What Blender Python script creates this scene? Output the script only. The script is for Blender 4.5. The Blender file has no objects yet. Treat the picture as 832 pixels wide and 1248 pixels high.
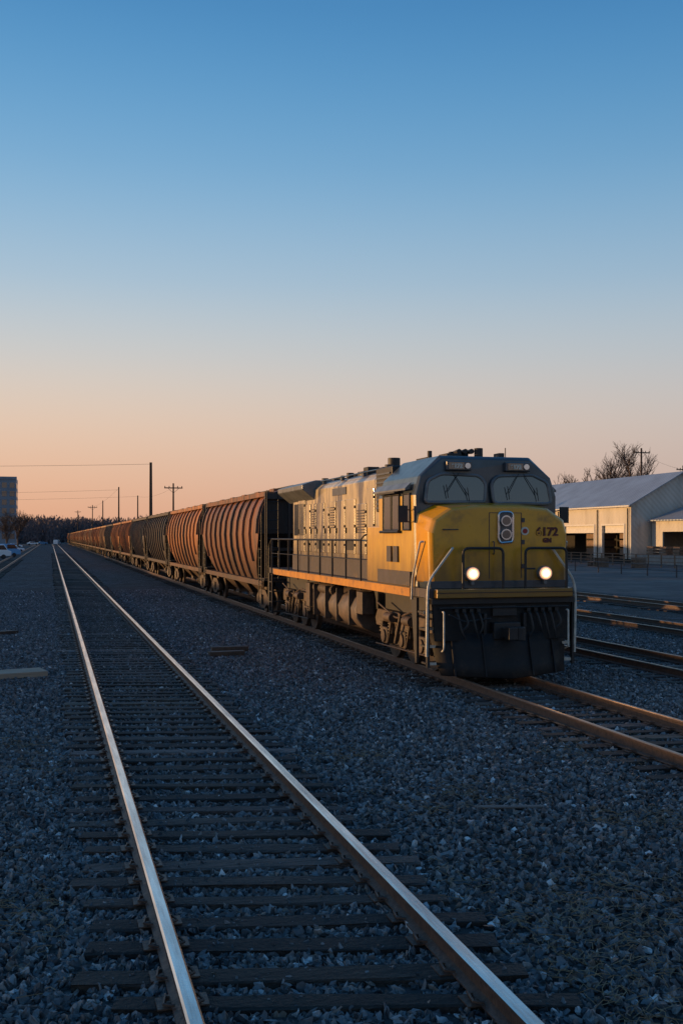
import bpy, bmesh, math, random
from mathutils import Vector, Matrix
random.seed(7)
S = bpy.context.scene
COL = S.collection
RT = 0.24   # rail top height above ballast
TH = math.atan(354/1250.0)

# ------------------------------------------------------------------ materials
def M(name, c1, c2=None, rough=.6, metal=0.0, scale=3.0, stretch=(1,1,1), bump=.15, bscale=40, lo=.35, hi=.65, c3=None, spec=.5, s3=1.0, lo3=.55, hi3=.7, coat=0, ior=None, grime=None):
    m = bpy.data.materials.new(name); m.use_nodes = True
    nt = m.node_tree; N = nt.nodes; L = nt.links
    p = N['Principled BSDF']
    p.inputs['Roughness'].default_value = rough
    p.inputs['Metallic'].default_value = metal
    p.inputs['Specular IOR Level'].default_value = spec
    p.inputs['Coat Weight'].default_value = coat
    if ior: p.inputs['IOR'].default_value = ior
    tc = N.new('ShaderNodeTexCoord')
    mp = N.new('ShaderNodeMapping'); mp.inputs['Scale'].default_value = stretch
    L.new(tc.outputs['Object'], mp.inputs['Vector'])
    c2 = c2 or tuple(x*.6 for x in c1)
    nz = N.new('ShaderNodeTexNoise'); nz.inputs['Scale'].default_value = scale; nz.inputs['Detail'].default_value = 8; nz.inputs['Roughness'].default_value = .65
    L.new(mp.outputs[0], nz.inputs['Vector'])
    mr = N.new('ShaderNodeMapRange'); mr.inputs[1].default_value = lo; mr.inputs[2].default_value = hi
    L.new(nz.outputs[0], mr.inputs[0])
    mx = N.new('ShaderNodeMix'); mx.data_type = 'RGBA'
    mx.inputs[6].default_value = (*c1, 1); mx.inputs[7].default_value = (*c2, 1)
    L.new(mr.outputs[0], mx.inputs[0])
    out = mx.outputs[2]
    if c3:
        n3 = N.new('ShaderNodeTexNoise'); n3.inputs['Scale'].default_value = s3; n3.inputs['Detail'].default_value = 10; n3.inputs['Roughness'].default_value=.7
        L.new(mp.outputs[0], n3.inputs['Vector'])
        m3 = N.new('ShaderNodeMapRange'); m3.inputs[1].default_value = lo3; m3.inputs[2].default_value = hi3
        L.new(n3.outputs[0], m3.inputs[0])
        x3 = N.new('ShaderNodeMix'); x3.data_type = 'RGBA'; x3.inputs[7].default_value = (*c3, 1)
        L.new(out, x3.inputs[6]); L.new(m3.outputs[0], x3.inputs[0]); out = x3.outputs[2]
    if grime:   # (z_low, z_high, colour, max) : road dirt thrown up from below
        sx=N.new('ShaderNodeSeparateXYZ'); L.new(tc.outputs['Object'],sx.inputs[0])
        n4=N.new('ShaderNodeTexNoise'); n4.inputs['Scale'].default_value=5; n4.inputs['Detail'].default_value=8
        mp4=N.new('ShaderNodeMapping'); mp4.inputs['Scale'].default_value=(1,1,.25); L.new(tc.outputs['Object'],mp4.inputs[0]); L.new(mp4.outputs[0],n4.inputs['Vector'])
        a4=N.new('ShaderNodeMath'); a4.operation='MULTIPLY_ADD'; a4.inputs[1].default_value=-1.2; L.new(n4.outputs[0],a4.inputs[0]); L.new(sx.outputs[2],a4.inputs[2])
        r4=N.new('ShaderNodeMapRange'); r4.inputs[1].default_value=grime[0]-.6; r4.inputs[2].default_value=grime[1]-.6; r4.inputs[3].default_value=grime[3]; r4.inputs[4].default_value=0
        L.new(a4.outputs[0],r4.inputs[0])
        x4=N.new('ShaderNodeMix'); x4.data_type='RGBA'; x4.inputs[7].default_value=(*grime[2],1); L.new(out,x4.inputs[6]); L.new(r4.outputs[0],x4.inputs[0]); out=x4.outputs[2]
    L.new(out, p.inputs['Base Color'])
    rr = N.new('ShaderNodeMapRange'); rr.inputs[3].default_value = max(0.03, rough-.1); rr.inputs[4].default_value = min(1, rough+.15)
    L.new(nz.outputs[0], rr.inputs[0]); L.new(rr.outputs[0], p.inputs['Roughness'])
    if bump > 0:
        nb = N.new('ShaderNodeTexNoise'); nb.inputs['Scale'].default_value = bscale; nb.inputs['Detail'].default_value = 5
        L.new(tc.outputs['Object'], nb.inputs['Vector'])
        b = N.new('ShaderNodeBump'); b.inputs['Strength'].default_value = bump; b.inputs['Distance'].default_value = .02
        L.new(nb.outputs[0], b.inputs['Height']); L.new(b.outputs[0], p.inputs['Normal'])
    return m

def emis(name, col, st):
    m = bpy.data.materials.new(name); m.use_nodes = True
    p = m.node_tree.nodes['Principled BSDF']
    p.inputs['Base Color'].default_value = (.8,.8,.8,1)
    p.inputs['Emission Color'].default_value = (*col,1); p.inputs['Emission Strength'].default_value = st
    return m

YEL = M('yellow_paint', (.66,.31,.008), (.55,.25,.010), rough=.28, scale=1.3, bump=.04, c3=(.24,.12,.02), s3=2.6, lo3=.54, hi3=.78, coat=.4, grime=(1.9,2.7,(.12,.07,.025),.75))
YELS = M('yellow_side_paint', (.64,.40,.07), (.48,.28,.055), rough=.33, scale=2.2, stretch=(1,1.5,.35), bump=.06, c3=(.13,.09,.06), s3=1.6, lo3=.52, hi3=.67, grime=(1.9,2.7,(.10,.07,.05),.65), coat=.25)
YELH = M('weathered_hood_paint', (.58,.46,.25), (.30,.25,.17), rough=.30, scale=1.6, stretch=(1,1.9,.28), bump=.08, c3=(.085,.08,.085), s3=1.35, lo3=.48, hi3=.6, coat=.25, grime=(2.1,3.0,(.08,.066,.062),.75))
GRY = M('slate_paint', (.050,.066,.082), (.03,.04,.05), rough=.3, scale=3, bump=.05, c3=(.1,.09,.08), s3=2, lo3=.6, hi3=.8, coat=.2)
GRYR = M('grey_roof_paint', (.15,.16,.17), (.075,.08,.085), rough=.36, scale=2, bump=.08)
DGR = M('dark_lower_paint', (.065,.052,.056), (.03,.028,.03), rough=.5, scale=3, c3=(.13,.08,.05), s3=3)
BLK = M('black_steel', (.010,.010,.012), (.022,.019,.018), rough=.55, scale=5, bump=.15)
PLW = M('plow_steel', (.009,.010,.012), (.02,.018,.018), rough=.66, scale=4, bump=.3, bscale=12, c3=(.05,.035,.025), s3=3, lo3=.55, hi3=.75, spec=.3)
TRK = M('truck_grime', (.10,.062,.038), (.035,.025,.019), rough=.6, scale=6, bump=.35)
TANK = M('tank_grime', (.14,.10,.075), (.055,.042,.035), rough=.5, scale=3, bump=.15)
ORS = M('orange_sill_paint', (.55,.24,.025), (.34,.14,.02), rough=.45, scale=3, c3=(.08,.05,.04), s3=2.5)
WHT = M('white_rail_paint', (.62,.60,.52), (.40,.37,.31), rough=.45, scale=8, bump=.03)
CHR = M('chrome', (.6,.62,.65), (.5,.5,.52), rough=.2, metal=.9, bump=0)
GLS = M('dark_glass', (.016,.024,.03), (.02,.03,.036), rough=.05, scale=1, bump=0, spec=.5, ior=1.95)
RED = M('red_paint', (.35,.02,.015), (.25,.02,.015), rough=.5, bump=0)
DRED = M('dark_red_paint', (.10,.012,.01), (.07,.01,.01), rough=.5, bump=0)
LIT = emis('lit_lamp_filament', (1,.80,.5), 14)
LIT1 = emis('lit_lamp_lens', (1,.60,.24), 1.9)
LIT2 = emis('lit_reflector', (1,.40,.09), .6)
RAILTOP = M('polished_rail', (.86,.81,.78), (.54,.47,.43), rough=.2, metal=1.0, scale=2, stretch=(8,.5,1), bump=.03)
RAILSIDE = M('rusty_rail', (.13,.070,.045), (.06,.036,.027), rough=.5, scale=12, bump=.3)
RAILTOPR = M('rusty_rail_top', (.42,.26,.17), (.20,.115,.07), rough=.36, metal=.65, scale=3, stretch=(8,.5,1), bump=.05)

def tie_mat():
    m = M('weathered_tie_wood', (.038,.027,.022), (.010,.008,.007), rough=.78, scale=5, stretch=(.35,9,9), bump=.9, bscale=26, lo=.4, hi=.6, c3=(.085,.068,.058), s3=9, lo3=.56, hi3=.7)
    nt=m.node_tree; N=nt.nodes; L=nt.links; p=N['Principled BSDF']
    at=N.new('ShaderNodeAttribute'); at.attribute_name='tone'
    src=p.inputs['Base Color'].links[0].from_socket
    mx=N.new('ShaderNodeMix'); mx.data_type='RGBA'; mx.blend_type='MULTIPLY'; mx.inputs[0].default_value=1
    L.new(src,mx.inputs[6]); L.new(at.outputs['Color'],mx.inputs[7]); L.new(mx.outputs[2],p.inputs['Base Color'])
    return m
TIE = tie_mat()

# ------------------------------------------------------------------ mesh helpers
def new_obj(name, me, parent=None, loc=(0,0,0), rot=(0,0,0)):
    o = bpy.data.objects.new(name, me); COL.objects.link(o)
    o.location = loc; o.rotation_euler = rot
    if parent: o.parent = parent
    return o
def empty(name, loc=(0,0,0), rz=0):
    o = bpy.data.objects.new(name, None); COL.objects.link(o); o.location = loc; o.rotation_euler=(0,0,rz); o.empty_display_size=.3
    return o
def mesh(name, V, F, mats, parent=None, fm=None, smooth=False, loc=(0,0,0), bevel=0):
    me = bpy.data.meshes.new(name); me.from_pydata([tuple(v) for v in V], [], F)
    if not isinstance(mats,(list,tuple)): mats=[mats]
    for m in mats: me.materials.append(m)
    if fm: me.polygons.foreach_set('material_index', fm)
    bm=bmesh.new(); bm.from_mesh(me); bmesh.ops.recalc_face_normals(bm, faces=bm.faces); bm.to_mesh(me); bm.free()
    if smooth:
        me.polygons.foreach_set('use_smooth',[True]*len(me.polygons))
    o = new_obj(name, me, parent, loc)
    if smooth:
        try: me.set_sharp_from_angle(angle=math.radians(40))
        except Exception: pass
    if bevel:
        b=o.modifiers.new('bev','BEVEL'); b.width=bevel; b.segments=2; b.limit_method='ANGLE'
    return o
class G:
    def __init__(s): s.V=[]; s.F=[]; s.fm=[]
    def add(s,V,F,mi=0):
        n=len(s.V); s.V+= [tuple(v) for v in V]; s.F+=[tuple(i+n for i in f) for f in F]; s.fm+=[mi]*len(F); return s
    def box(s,x0,x1,y0,y1,z0,z1,mi=0):
        V=[(x,y,z) for z in (z0,z1) for y in (y0,y1) for x in (x0,x1)]
        return s.add(V,[(0,2,3,1),(4,5,7,6),(0,1,5,4),(2,6,7,3),(0,4,6,2),(1,3,7,5)],mi)
    def sbox(s,sx,a,b,*r):
        lo,hi=sorted((sx*a,sx*b)); return s.box(lo,hi,*r)
    def tube(s,pts,r,n=8,mi=0,r2=None):
        pts=[Vector(p) for p in pts]
        k=len(pts)
        rings=[]
        up=None
        for i,p in enumerate(pts):
            if i==0: d=pts[1]-p
            elif i==k-1: d=p-pts[i-1]
            else: d=(pts[i+1]-p).normalized()+(p-pts[i-1]).normalized()
            if d.length<1e-6: d=Vector((0,0,1))
            d.normalize()
            if up is None:
                up = Vector((0,0,1)) if abs(d.z)<.9 else Vector((1,0,0))
            a=d.cross(up)
            if a.length<1e-3: a=d.orthogonal()
            a.normalize(); b=a.cross(d).normalized(); up=b
            rr = r if r2 is None else r+(r2-r)*i/(k-1)
            if isinstance(r,(list,)): rr=r[i]
            rings.append([p+a*rr*math.cos(2*math.pi*j/n)+b*rr*math.sin(2*math.pi*j/n) for j in range(n)])
        V=[v for q in rings for v in q]; F=[]
        for i in range(k-1):
            for j in range(n):
                F.append((i*n+j,i*n+(j+1)%n,(i+1)*n+(j+1)%n,(i+1)*n+j))
        F.append(tuple(range(n))[::-1]); F.append(tuple((k-1)*n+j for j in range(n)))
        return s.add(V,F,mi)
    def cyl(s,c,axis,r,h,n=24,mi=0):
        c=Vector(c); a=Vector(axis).normalized()*h/2
        return s.tube([c-a,c+a],r,n,mi)
    def prism(s,poly,y0,y1,mi=0,axis='y'):
        n=len(poly)
        if axis=='y': V=[(p[0],y0,p[1]) for p in poly]+[(p[0],y1,p[1]) for p in poly]
        elif axis=='x': V=[(y0,p[0],p[1]) for p in poly]+[(y1,p[0],p[1]) for p in poly]
        else: V=[(p[0],p[1],y0) for p in poly]+[(p[0],p[1],y1) for p in poly]
        F=[tuple(range(n)),tuple(range(2*n-1,n-1,-1))]+[(i,(i+1)%n,n+(i+1)%n,n+i) for i in range(n)]
        return s.add(V,F,mi)
    def obj(s,name,mats,parent=None,**k):
        return mesh(name,s.V,s.F,mats,parent,fm=s.fm,**k)

def arc_round(pts, r=.08, seg=4):
    out=[Vector(pts[0])]
    for i in range(1,len(pts)-1):
        p=Vector(pts[i]); a=(Vector(pts[i-1])-p); b=(Vector(pts[i+1])-p)
        ra=min(r,a.length*.45,b.length*.45); a.normalize(); b.normalize()
        A=p+a*ra; B=p+b*ra
        for t in range(seg+1):
            u=t/seg; out.append(A*(1-u)**2+p*2*u*(1-u)+B*u*u)
    out.append(Vector(pts[-1])); return out

# ------------------------------------------------------------------ ground
def ground_mat():
    m=bpy.data.materials.new('gravel_ground'); m.use_nodes=True
    nt=m.node_tree; N=nt.nodes; L=nt.links; p=N['Principled BSDF']; p.inputs['Roughness'].default_value=.9
    p.inputs['Specular IOR Level'].default_value=.25
    tc=N.new('ShaderNodeTexCoord')
    v=N.new('ShaderNodeTexVoronoi'); v.inputs['Scale'].default_value=16; L.new(tc.outputs['Object'],v.inputs['Vector'])
    cr=N.new('ShaderNodeValToRGB'); e=cr.color_ramp.elements
    e[0].color=(.032,.033,.037,1); e[1].color=(.25,.255,.265,1); e[0].position=.1; e[1].position=.95
    sp=N.new('ShaderNodeSeparateColor'); L.new(v.outputs['Color'],sp.inputs[0]); L.new(sp.outputs[0],cr.inputs[0])
    dk=N.new('ShaderNodeMapRange'); dk.inputs[1].default_value=.15; dk.inputs[2].default_value=.75; dk.inputs[3].default_value=1; dk.inputs[4].default_value=.2
    L.new(v.outputs['Distance'],dk.inputs[0])
    n=N.new('ShaderNodeTexNoise'); n.inputs['Scale'].default_value=.9; n.inputs['Detail'].default_value=12; n.inputs['Roughness'].default_value=.75; L.new(tc.outputs['Object'],n.inputs['Vector'])
    nm=N.new('ShaderNodeMapRange'); nm.inputs[1].default_value=.38; nm.inputs[2].default_value=.62; nm.inputs[3].default_value=.3; nm.inputs[4].default_value=1.55; L.new(n.outputs[0],nm.inputs[0])
    mu=N.new('ShaderNodeMath'); mu.operation='MULTIPLY'; L.new(dk.outputs[0],mu.inputs[0]); L.new(nm.outputs[0],mu.inputs[1])
    mx=N.new('ShaderNodeMix'); mx.data_type='RGBA'; mx.blend_type='MULTIPLY'; mx.inputs[0].default_value=1
    L.new(cr.outputs[0],mx.inputs[6]); L.new(mu.outputs[0],mx.inputs[7])
    n2=N.new('ShaderNodeTexNoise'); n2.inputs['Scale'].default_value=.12; n2.inputs['Detail'].default_value=10; n2.inputs['Roughness'].default_value=.7; L.new(tc.outputs['Object'],n2.inputs['Vector'])
    m2=N.new('ShaderNodeMapRange'); m2.inputs[1].default_value=.48; m2.inputs[2].default_value=.6; m2.inputs[4].default_value=.75; L.new(n2.outputs[0],m2.inputs[0])
    mz=N.new('ShaderNodeMix'); mz.data_type='RGBA'; mz.inputs[7].default_value=(.055,.046,.038,1); L.new(mx.outputs[2],mz.inputs[6]); L.new(m2.outputs[0],mz.inputs[0])
    L.new(mz.outputs[2],p.inputs['Base Color'])
    b=N.new('ShaderNodeBump'); b.inputs['Strength'].default_value=.9; b.inputs['Distance'].default_value=.03; b.invert=True
    L.new(v.outputs['Distance'],b.inputs['Height'])
    b2=N.new('ShaderNodeBump'); b2.inputs['Strength'].default_value=.7; b2.inputs['Distance'].default_value=.25
    L.new(n.outputs[0],b2.inputs['Height']); L.new(b.outputs[0],b2.inputs['Normal']); L.new(b2.outputs[0],p.inputs['Normal'])
    return m
GRD=ground_mat()
g=G(); g.add([(-3000,-400,0),(3000,-400,0),(3000,4000,0),(-3000,4000,0)],[(0,1,2,3)]); g.obj('ground',GRD)

def stone_mat():
    m=bpy.data.materials.new('gravel_stone'); m.use_nodes=True
    nt=m.node_tree; N=nt.nodes; L=nt.links; p=N['Principled BSDF']; p.inputs['Roughness'].default_value=.55
    oi=N.new('ShaderNodeObjectInfo'); cr=N.new('ShaderNodeValToRGB'); cr.color_ramp.interpolation='LINEAR'
    e=cr.color_ramp.elements; e[0].position=0; e[0].color=(.026,.028,.032,1); e[1].position=1; e[1].color=(.62,.62,.62,1)
    a=cr.color_ramp.elements.new(.5); a.color=(.092,.097,.106,1)
    a=cr.color_ramp.elements.new(.8); a.color=(.20,.205,.215,1)
    a=cr.color_ramp.elements.new(.9); a.color=(.15,.115,.09,1)
    a=cr.color_ramp.elements.new(.975); a.color=(.32,.32,.33,1)
    L.new(oi.outputs['Random'],cr.inputs[0])
    tc=N.new('ShaderNodeTexCoord'); n=N.new('ShaderNodeTexNoise'); n.inputs['Scale'].default_value=3; L.new(tc.outputs['Object'],n.inputs['Vector'])
    mr=N.new('ShaderNodeMapRange'); mr.inputs[3].default_value=.55; mr.inputs[4].default_value=1.35; L.new(n.outputs[0],mr.inputs[0])
    mx=N.new('ShaderNodeMix'); mx.data_type='RGBA'; mx.blend_type='MULTIPLY'; mx.inputs[0].default_value=1
    L.new(cr.outputs[0],mx.inputs[6]); L.new(mr.outputs[0],mx.inputs[7]); L.new(mx.outputs[2],p.inputs['Base Color'])
    return m
STN=stone_mat()
def gravel():
    ng=bpy.data.node_groups.new('gravel_scatter','GeometryNodeTree')
    ng.interface.new_socket('Geometry',in_out='INPUT',socket_type='NodeSocketGeometry')
    ng.interface.new_socket('Geometry',in_out='OUTPUT',socket_type='NodeSocketGeometry')
    N=ng.nodes; L=ng.links
    gi=N.new('NodeGroupInput'); go=N.new('NodeGroupOutput')
    d=N.new('GeometryNodeDistributePointsOnFaces'); L.new(gi.outputs[0],d.inputs['Mesh'])
    pos=N.new('GeometryNodeInputPosition'); ln=N.new('ShaderNodeVectorMath'); ln.operation='LENGTH'; L.new(pos.outputs[0],ln.inputs[0])
    dv=N.new('ShaderNodeMath'); dv.operation='DIVIDE'; dv.inputs[0].default_value=5200; L.new(ln.outputs['Value'],dv.inputs[1])
    mn=N.new('ShaderNodeMath'); mn.operation='MINIMUM'; mn.inputs[1].default_value=560; L.new(dv.outputs[0],mn.inputs[0]); L.new(mn.outputs[0],d.inputs['Density'])
    g2=N.new('GeometryNodeGeometryToInstance')
    for k in range(4):
        ico=N.new('GeometryNodeMeshIcoSphere'); ico.inputs['Radius'].default_value=.5; ico.inputs['Subdivisions'].default_value=2
        sp=N.new('GeometryNodeSetPosition'); nz=N.new('ShaderNodeTexNoise'); nz.inputs['Scale'].default_value=1.6; nz.inputs['Detail'].default_value=1
        p2=N.new('GeometryNodeInputPosition'); ad=N.new('ShaderNodeVectorMath'); ad.operation='ADD'; ad.inputs[1].default_value=(k*7.3,k*3.1,k*5.7)
        L.new(p2.outputs[0],ad.inputs[0]); L.new(ad.outputs[0],nz.inputs['Vector'])
        sb=N.new('ShaderNodeVectorMath'); sb.operation='SUBTRACT'; sb.inputs[1].default_value=(.5,.5,.5); L.new(nz.outputs['Color'],sb.inputs[0])
        sc=N.new('ShaderNodeVectorMath'); sc.operation='SCALE'; sc.inputs['Scale'].default_value=1.6; L.new(sb.outputs[0],sc.inputs[0])
        L.new(ico.outputs['Mesh'],sp.inputs['Geometry']); L.new(sc.outputs[0],sp.inputs['Offset'])
        ss=N.new('GeometryNodeSetShadeSmooth'); ss.inputs['Shade Smooth'].default_value=False; L.new(sp.outputs[0],ss.inputs['Geometry'])
        sm=N.new('GeometryNodeSetMaterial'); sm.inputs['Material'].default_value=STN; L.new(ss.outputs[0],sm.inputs['Geometry'])
        L.new(sm.outputs[0],g2.inputs[0])
    io=N.new('GeometryNodeInstanceOnPoints'); L.new(d.outputs['Points'],io.inputs['Points']); L.new(g2.outputs[0],io.inputs['Instance'])
    io.inputs['Pick Instance'].default_value=True
    ri=N.new('FunctionNodeRandomValue'); ri.data_type='INT'
    [s for s in ri.inputs if s.name=='Min' and s.type=='INT'][0].default_value=0
    [s for s in ri.inputs if s.name=='Max' and s.type=='INT'][0].default_value=3
    L.new([s for s in ri.outputs if s.type=='INT'][0],io.inputs['Instance Index'])
    rv=N.new('FunctionNodeRandomValue'); rv.data_type='FLOAT_VECTOR'
    [s for s in rv.inputs if s.name=='Max' and s.type=='VECTOR'][0].default_value=(6.28,6.28,6.28)
    L.new([s for s in rv.outputs if s.type=='VECTOR'][0],io.inputs['Rotation'])
    rs=N.new('FunctionNodeRandomValue'); rs.data_type='FLOAT_VECTOR'; rs.inputs['Seed'].default_value=5
    [s for s in rs.inputs if s.name=='Min' and s.type=='VECTOR'][0].default_value=(.024,.024,.02)
    [s for s in rs.inputs if s.name=='Max' and s.type=='VECTOR'][0].default_value=(.105,.105,.075)
    L.new([s for s in rs.outputs if s.type=='VECTOR'][0],io.inputs['Scale'])
    L.new(io.outputs[0],go.inputs[0])
    V=[(-3.5,1,.006),(5,1,.006),(14,14,.006),(22,34,.006),(26,62,.006),(-8,62,.006),(-3.5,28,.006)]
    o=mesh('gravel',V,[(0,1,2,3,4,5,6)],STN)
    md=o.modifiers.new('scatter','NODES'); md.node_group=ng
gravel()

# ------------------------------------------------------------------ tracks
BED=M('ballast_bed',(.055,.050,.050),(.02,.019,.019),rough=.95,scale=14,bump=.8,bscale=25)
def track(x0,x1,y0,y1,tiex0,tiex1,skew,tie_end,hd=.072,shine=RAILTOP,y_s=0,plates=45,bed_end=900):
    T=empty('railway_track',(0,0,0))
    g=G(); g.add([(tiex0+.05,y0,.003),(tiex1-.05,y0,.003),(tiex1-.05,y1,.003),(tiex0+.05,y1,.003)],[(0,1,2,3)]); g.obj('ballast_bed',BED,T)
    h=RT-.06; b=.06
    for nm,x in (('rail_near',x0),('rail_far',x1)):
        w=hd/2
        P=[(-.075,b),(.075,b),(.075,b+.012),(.014,b+.035),(.012,b+h-.05),(w,b+h-.04),(w,b+h-.012),(w*.72,b+h),(-w*.72,b+h),(-w,b+h-.012),(-w,b+h-.04),(-.012,b+h-.05),(-.014,b+.035),(-.075,b+.012)]
        P=[(x+p[0],p[1]) for p in P]; n=len(P)
        ys=[y0]; 
        while ys[-1]<y1: ys.append(min(y1,ys[-1]+(12 if ys[-1]<200 else 60)))
        V=[(p[0],y,p[1]) for y in ys for p in P]; F=[];fm=[]
        for i in range(len(ys)-1):
            for j in range(n):
                F.append((i*n+j,i*n+(j+1)%n,(i+1)*n+(j+1)%n,(i+1)*n+j)); fm.append(1 if j in (6,7,8) else 0)
        mesh(nm,V,F,[RAILSIDE,shine],T,fm=fm)
    V=[];F=[];tone=[]; xc=(tiex0+tiex1)/2; hl=(tiex1-tiex0)/2
    y=y_s; gp=G()
    while y<tie_end:
        w=random.uniform(.095,.13); a=math.radians(skew+random.uniform(-2.2,2.2)); dx=random.uniform(-.09,.09)
        zt=random.uniform(.050,.064); t=random.choice([.5,.65,.8,1,1,1.2,1.6,2.2]) 
        if random.random()<.15: t=random.uniform(2.8,7)
        tint=(t,t*random.uniform(.92,1.0),t*random.uniform(.85,1.0))
        n=len(V); nx=5
        ca,sa=math.cos(a),math.sin(a)
        for i in range(nx+1):
            u=-hl+2*hl*i/nx + (random.uniform(-.05,.05) if i in(0,nx) else 0)
            for (v,z) in ((-w,-.1),(-w-.0,zt-.012),(-w+.014,zt),(w-.014,zt),(w,zt-.012),(w,-.1)):
                vv=v+random.uniform(-.014,.014); zz=z+random.uniform(-.007,.003)
                V.append((xc+dx+u*ca+vv*sa, y-u*sa*1.0+vv*ca, zz))
        for i in range(nx):
            for j in range(5): F.append((n+i*6+j,n+(i+1)*6+j,n+(i+1)*6+j+1,n+i*6+j+1))
        F.append(tuple(n+j for j in range(6))); F.append(tuple(n+nx*6+j for j in range(5,-1,-1)))
        tone+=[tint]*(6*(nx+1))
        if y<plates:
            for x in (x0,x1):
                yy=y-(x-xc)*math.tan(a)
                gp.box(x-.17,x+.17,yy-.09,yy+.09,.064,.074)
                for sx in (-1,1):
                    for sy in (-.05,.05):
                        gp.box(x+sx*.095-.014,x+sx*.095+.014,yy+sy-.012,yy+sy+.012,.072,.10)
                    gp.tube([(x+sx*.06,yy-.1,.09),(x+sx*.13,yy-.08,.10),(x+sx*.10,yy+.09,.09)],.011,5)
        y+=.5*random.uniform(.9,1.12)
    o=mesh('ties',V,F,TIE,T)
    at=o.data.color_attributes.new('tone','FLOAT_COLOR','POINT')
    fl=[]
    for t in tone: fl+= [t[0],t[1],t[2],1]
    at.data.foreach_set('color',fl)
    if gp.V: gp.obj('tie_plates',RAILSIDE,T)
    return T
track(.837,2.79,-6,900,.22,3.36,13,210,hd=.105,y_s=.3)
CX=8.86
track(CX-.755,CX+.755,-6,900,CX-1.35,CX+1.35,4,150,shine=RAILTOPR,y_s=4)
track(13.3,14.8,-6,900,12.7,15.4,0,110,shine=RAILTOPR,y_s=12,plates=0)
track(19.0,20.5,-6,900,18.4,21.1,0,110,shine=RAILTOPR,y_s=18,plates=0)
track(25.5,27.0,-6,900,24.9,27.6,0,120,shine=RAILTOPR,y_s=25,plates=0)
track(-5.8,-4.3,-6,900,-6.4,-3.7,0,150,shine=RAILTOPR,y_s=20,plates=0)

# ------------------------------------------------------------------ locomotive
LY=19.45; LX=CX+.21; SXL=1.075
LO=empty('diesel_locomotive',(LX,LY,RT)); LO.scale=(SXL,1,1.022)
LEN=16.3
g=G(); g.box(-1.0,1.0,.6,LEN-.5,1.05,1.52); g.obj('underframe',BLK,LO)
g=G(); g.box(-1.52,1.52,.25,LEN,1.62,1.80); g.obj('walkway_deck',DGR,LO)
g=G(); g.box(-1.56,-1.521,1.3,LEN-1.0,1.60,1.78); g.box(1.521,1.56,1.3,LEN-1.0,1.60,1.78); g.obj('side_sill',ORS,LO)
def octo(hw,z0,z1,ch): return [(-hw,z0),(hw,z0),(hw,z1-ch),(hw-ch,z1),(-hw+ch,z1),(-hw,z1-ch)]
g=G()
g.prism(octo(1.18,2.26,4.42,.16),3.55,LEN-2.3)
hood=g.obj('engine_hood',YELH,LO,bevel=.02)
g=G(); g.prism([(-1.2,1.8),(1.2,1.8),(1.2,2.3),(-1.2,2.3)],3.5,LEN-2.28); g.obj('hood_base',DGR,LO)
g=G(); g.prism([(-.96,4.425),(.96,4.425),(.8,4.5),(-.8,4.5)],3.6,LEN-2.4); g.obj('hood_roof',GRYR,LO)
gd=G(); gh=G(); glv=G()
y=5.0; rd=random.Random(21); idx=0
while y<LEN-3.9:
    wd=rd.choice((.48,.62,.62,.9)); 
    top=rd.choice((3.85,3.85,3.7,4.05))
    for sx in (-1,1):
        gd.sbox(sx,1.18,1.205,y+.03,y+wd,2.4,top)
        for z in (2.6,3.1,top-.25): gh.sbox(sx,1.2,1.222,y+.02,y+.06,z,z+.07)
        gh.sbox(sx,1.2,1.235,y+wd-.1,y+wd-.07,2.95,3.1)
        if idx%3==1:
            for k in range(9): glv.sbox(sx,1.206,1.225,y+.1,y+wd-.14,top-.75+k*.07,top-.72+k*.07)
        if idx%4==2: gh.sbox(sx,1.2,1.21,y+.12,y+wd-.12,2.5,2.8)
    y+=wd+.08; idx+=1
gd.obj('hood_doors',YELH,LO,bevel=.012); gh.obj('door_hardware',BLK,LO); glv.obj('door_louvres',DGR,LO)
gb=G()
gb.box(-1.24,1.24,3.5,4.75,3.45,4.5)
gb.obj('intake_box',BLK,LO,bevel=.03)
gs=G()
for sx in (-1,1):
    for i in range(9): gs.sbox(sx,1.241,1.27,3.6,4.65,3.52+i*.1,3.56+i*.1)
    for i in range(14): gs.sbox(sx,1.181,1.21,LEN-3.9+i*.1,LEN-3.86+i*.1,2.9,3.9)
    gs.sbox(sx,1.181,1.2,7.6,9.0,4.0,4.2)
gs.obj('louvres',GRY,LO)
g=G(); g.box(-1.5,-1.19,3.52,4.6,1.8,3.1); g.box(1.19,1.5,3.52,4.6,1.8,3.1); g.obj('electrical_cabinet',YELS,LO,bevel=.03)
g=G(); g.prism([(-1.15,3.95),(1.15,3.95),(1.55,4.28),(1.55,4.42),(1.15,4.56),(-1.15,4.56),(-1.55,4.42),(-1.55,4.28)],LEN-5.2,LEN-1.7)
g.obj('radiator_wing',GRYR,LO,bevel=.02)
g=G()
for i in range(16): 
    for sx in (-1,1):
        g.tube([(sx*1.21,LEN-5.1+i*.21,4.02),(sx*1.5,LEN-5.1+i*.21,4.27)],.02,4)
g.obj('radiator_grille',BLK,LO)
g=G()
g.box(-.5,.5,5.0,6.4,4.5,4.63); g.box(-.35,.35,7.1,8.2,4.5,4.72); g.cyl((0,9.2,4.6),(0,0,1),.42,.22); g.cyl((0,10.3,4.6),(0,0,1),.42,.22)
g.cyl((.1,7.6,4.85),(0,0,1),.16,.3); g.box(-.9,-.6,6.6,7.0,4.48,4.68)
for yy in (LEN-4.6,LEN-3.4,LEN-2.4): g.cyl((0,yy,4.6),(0,0,1),.5,.12)
for k,yy in enumerate((5.3,8.8,11.6)): g.cyl((-.75,yy,4.56),(0,0,1),.1,.18,14)
g.obj('roof_equipment',BLK,LO,bevel=.01)
g=G()
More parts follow.
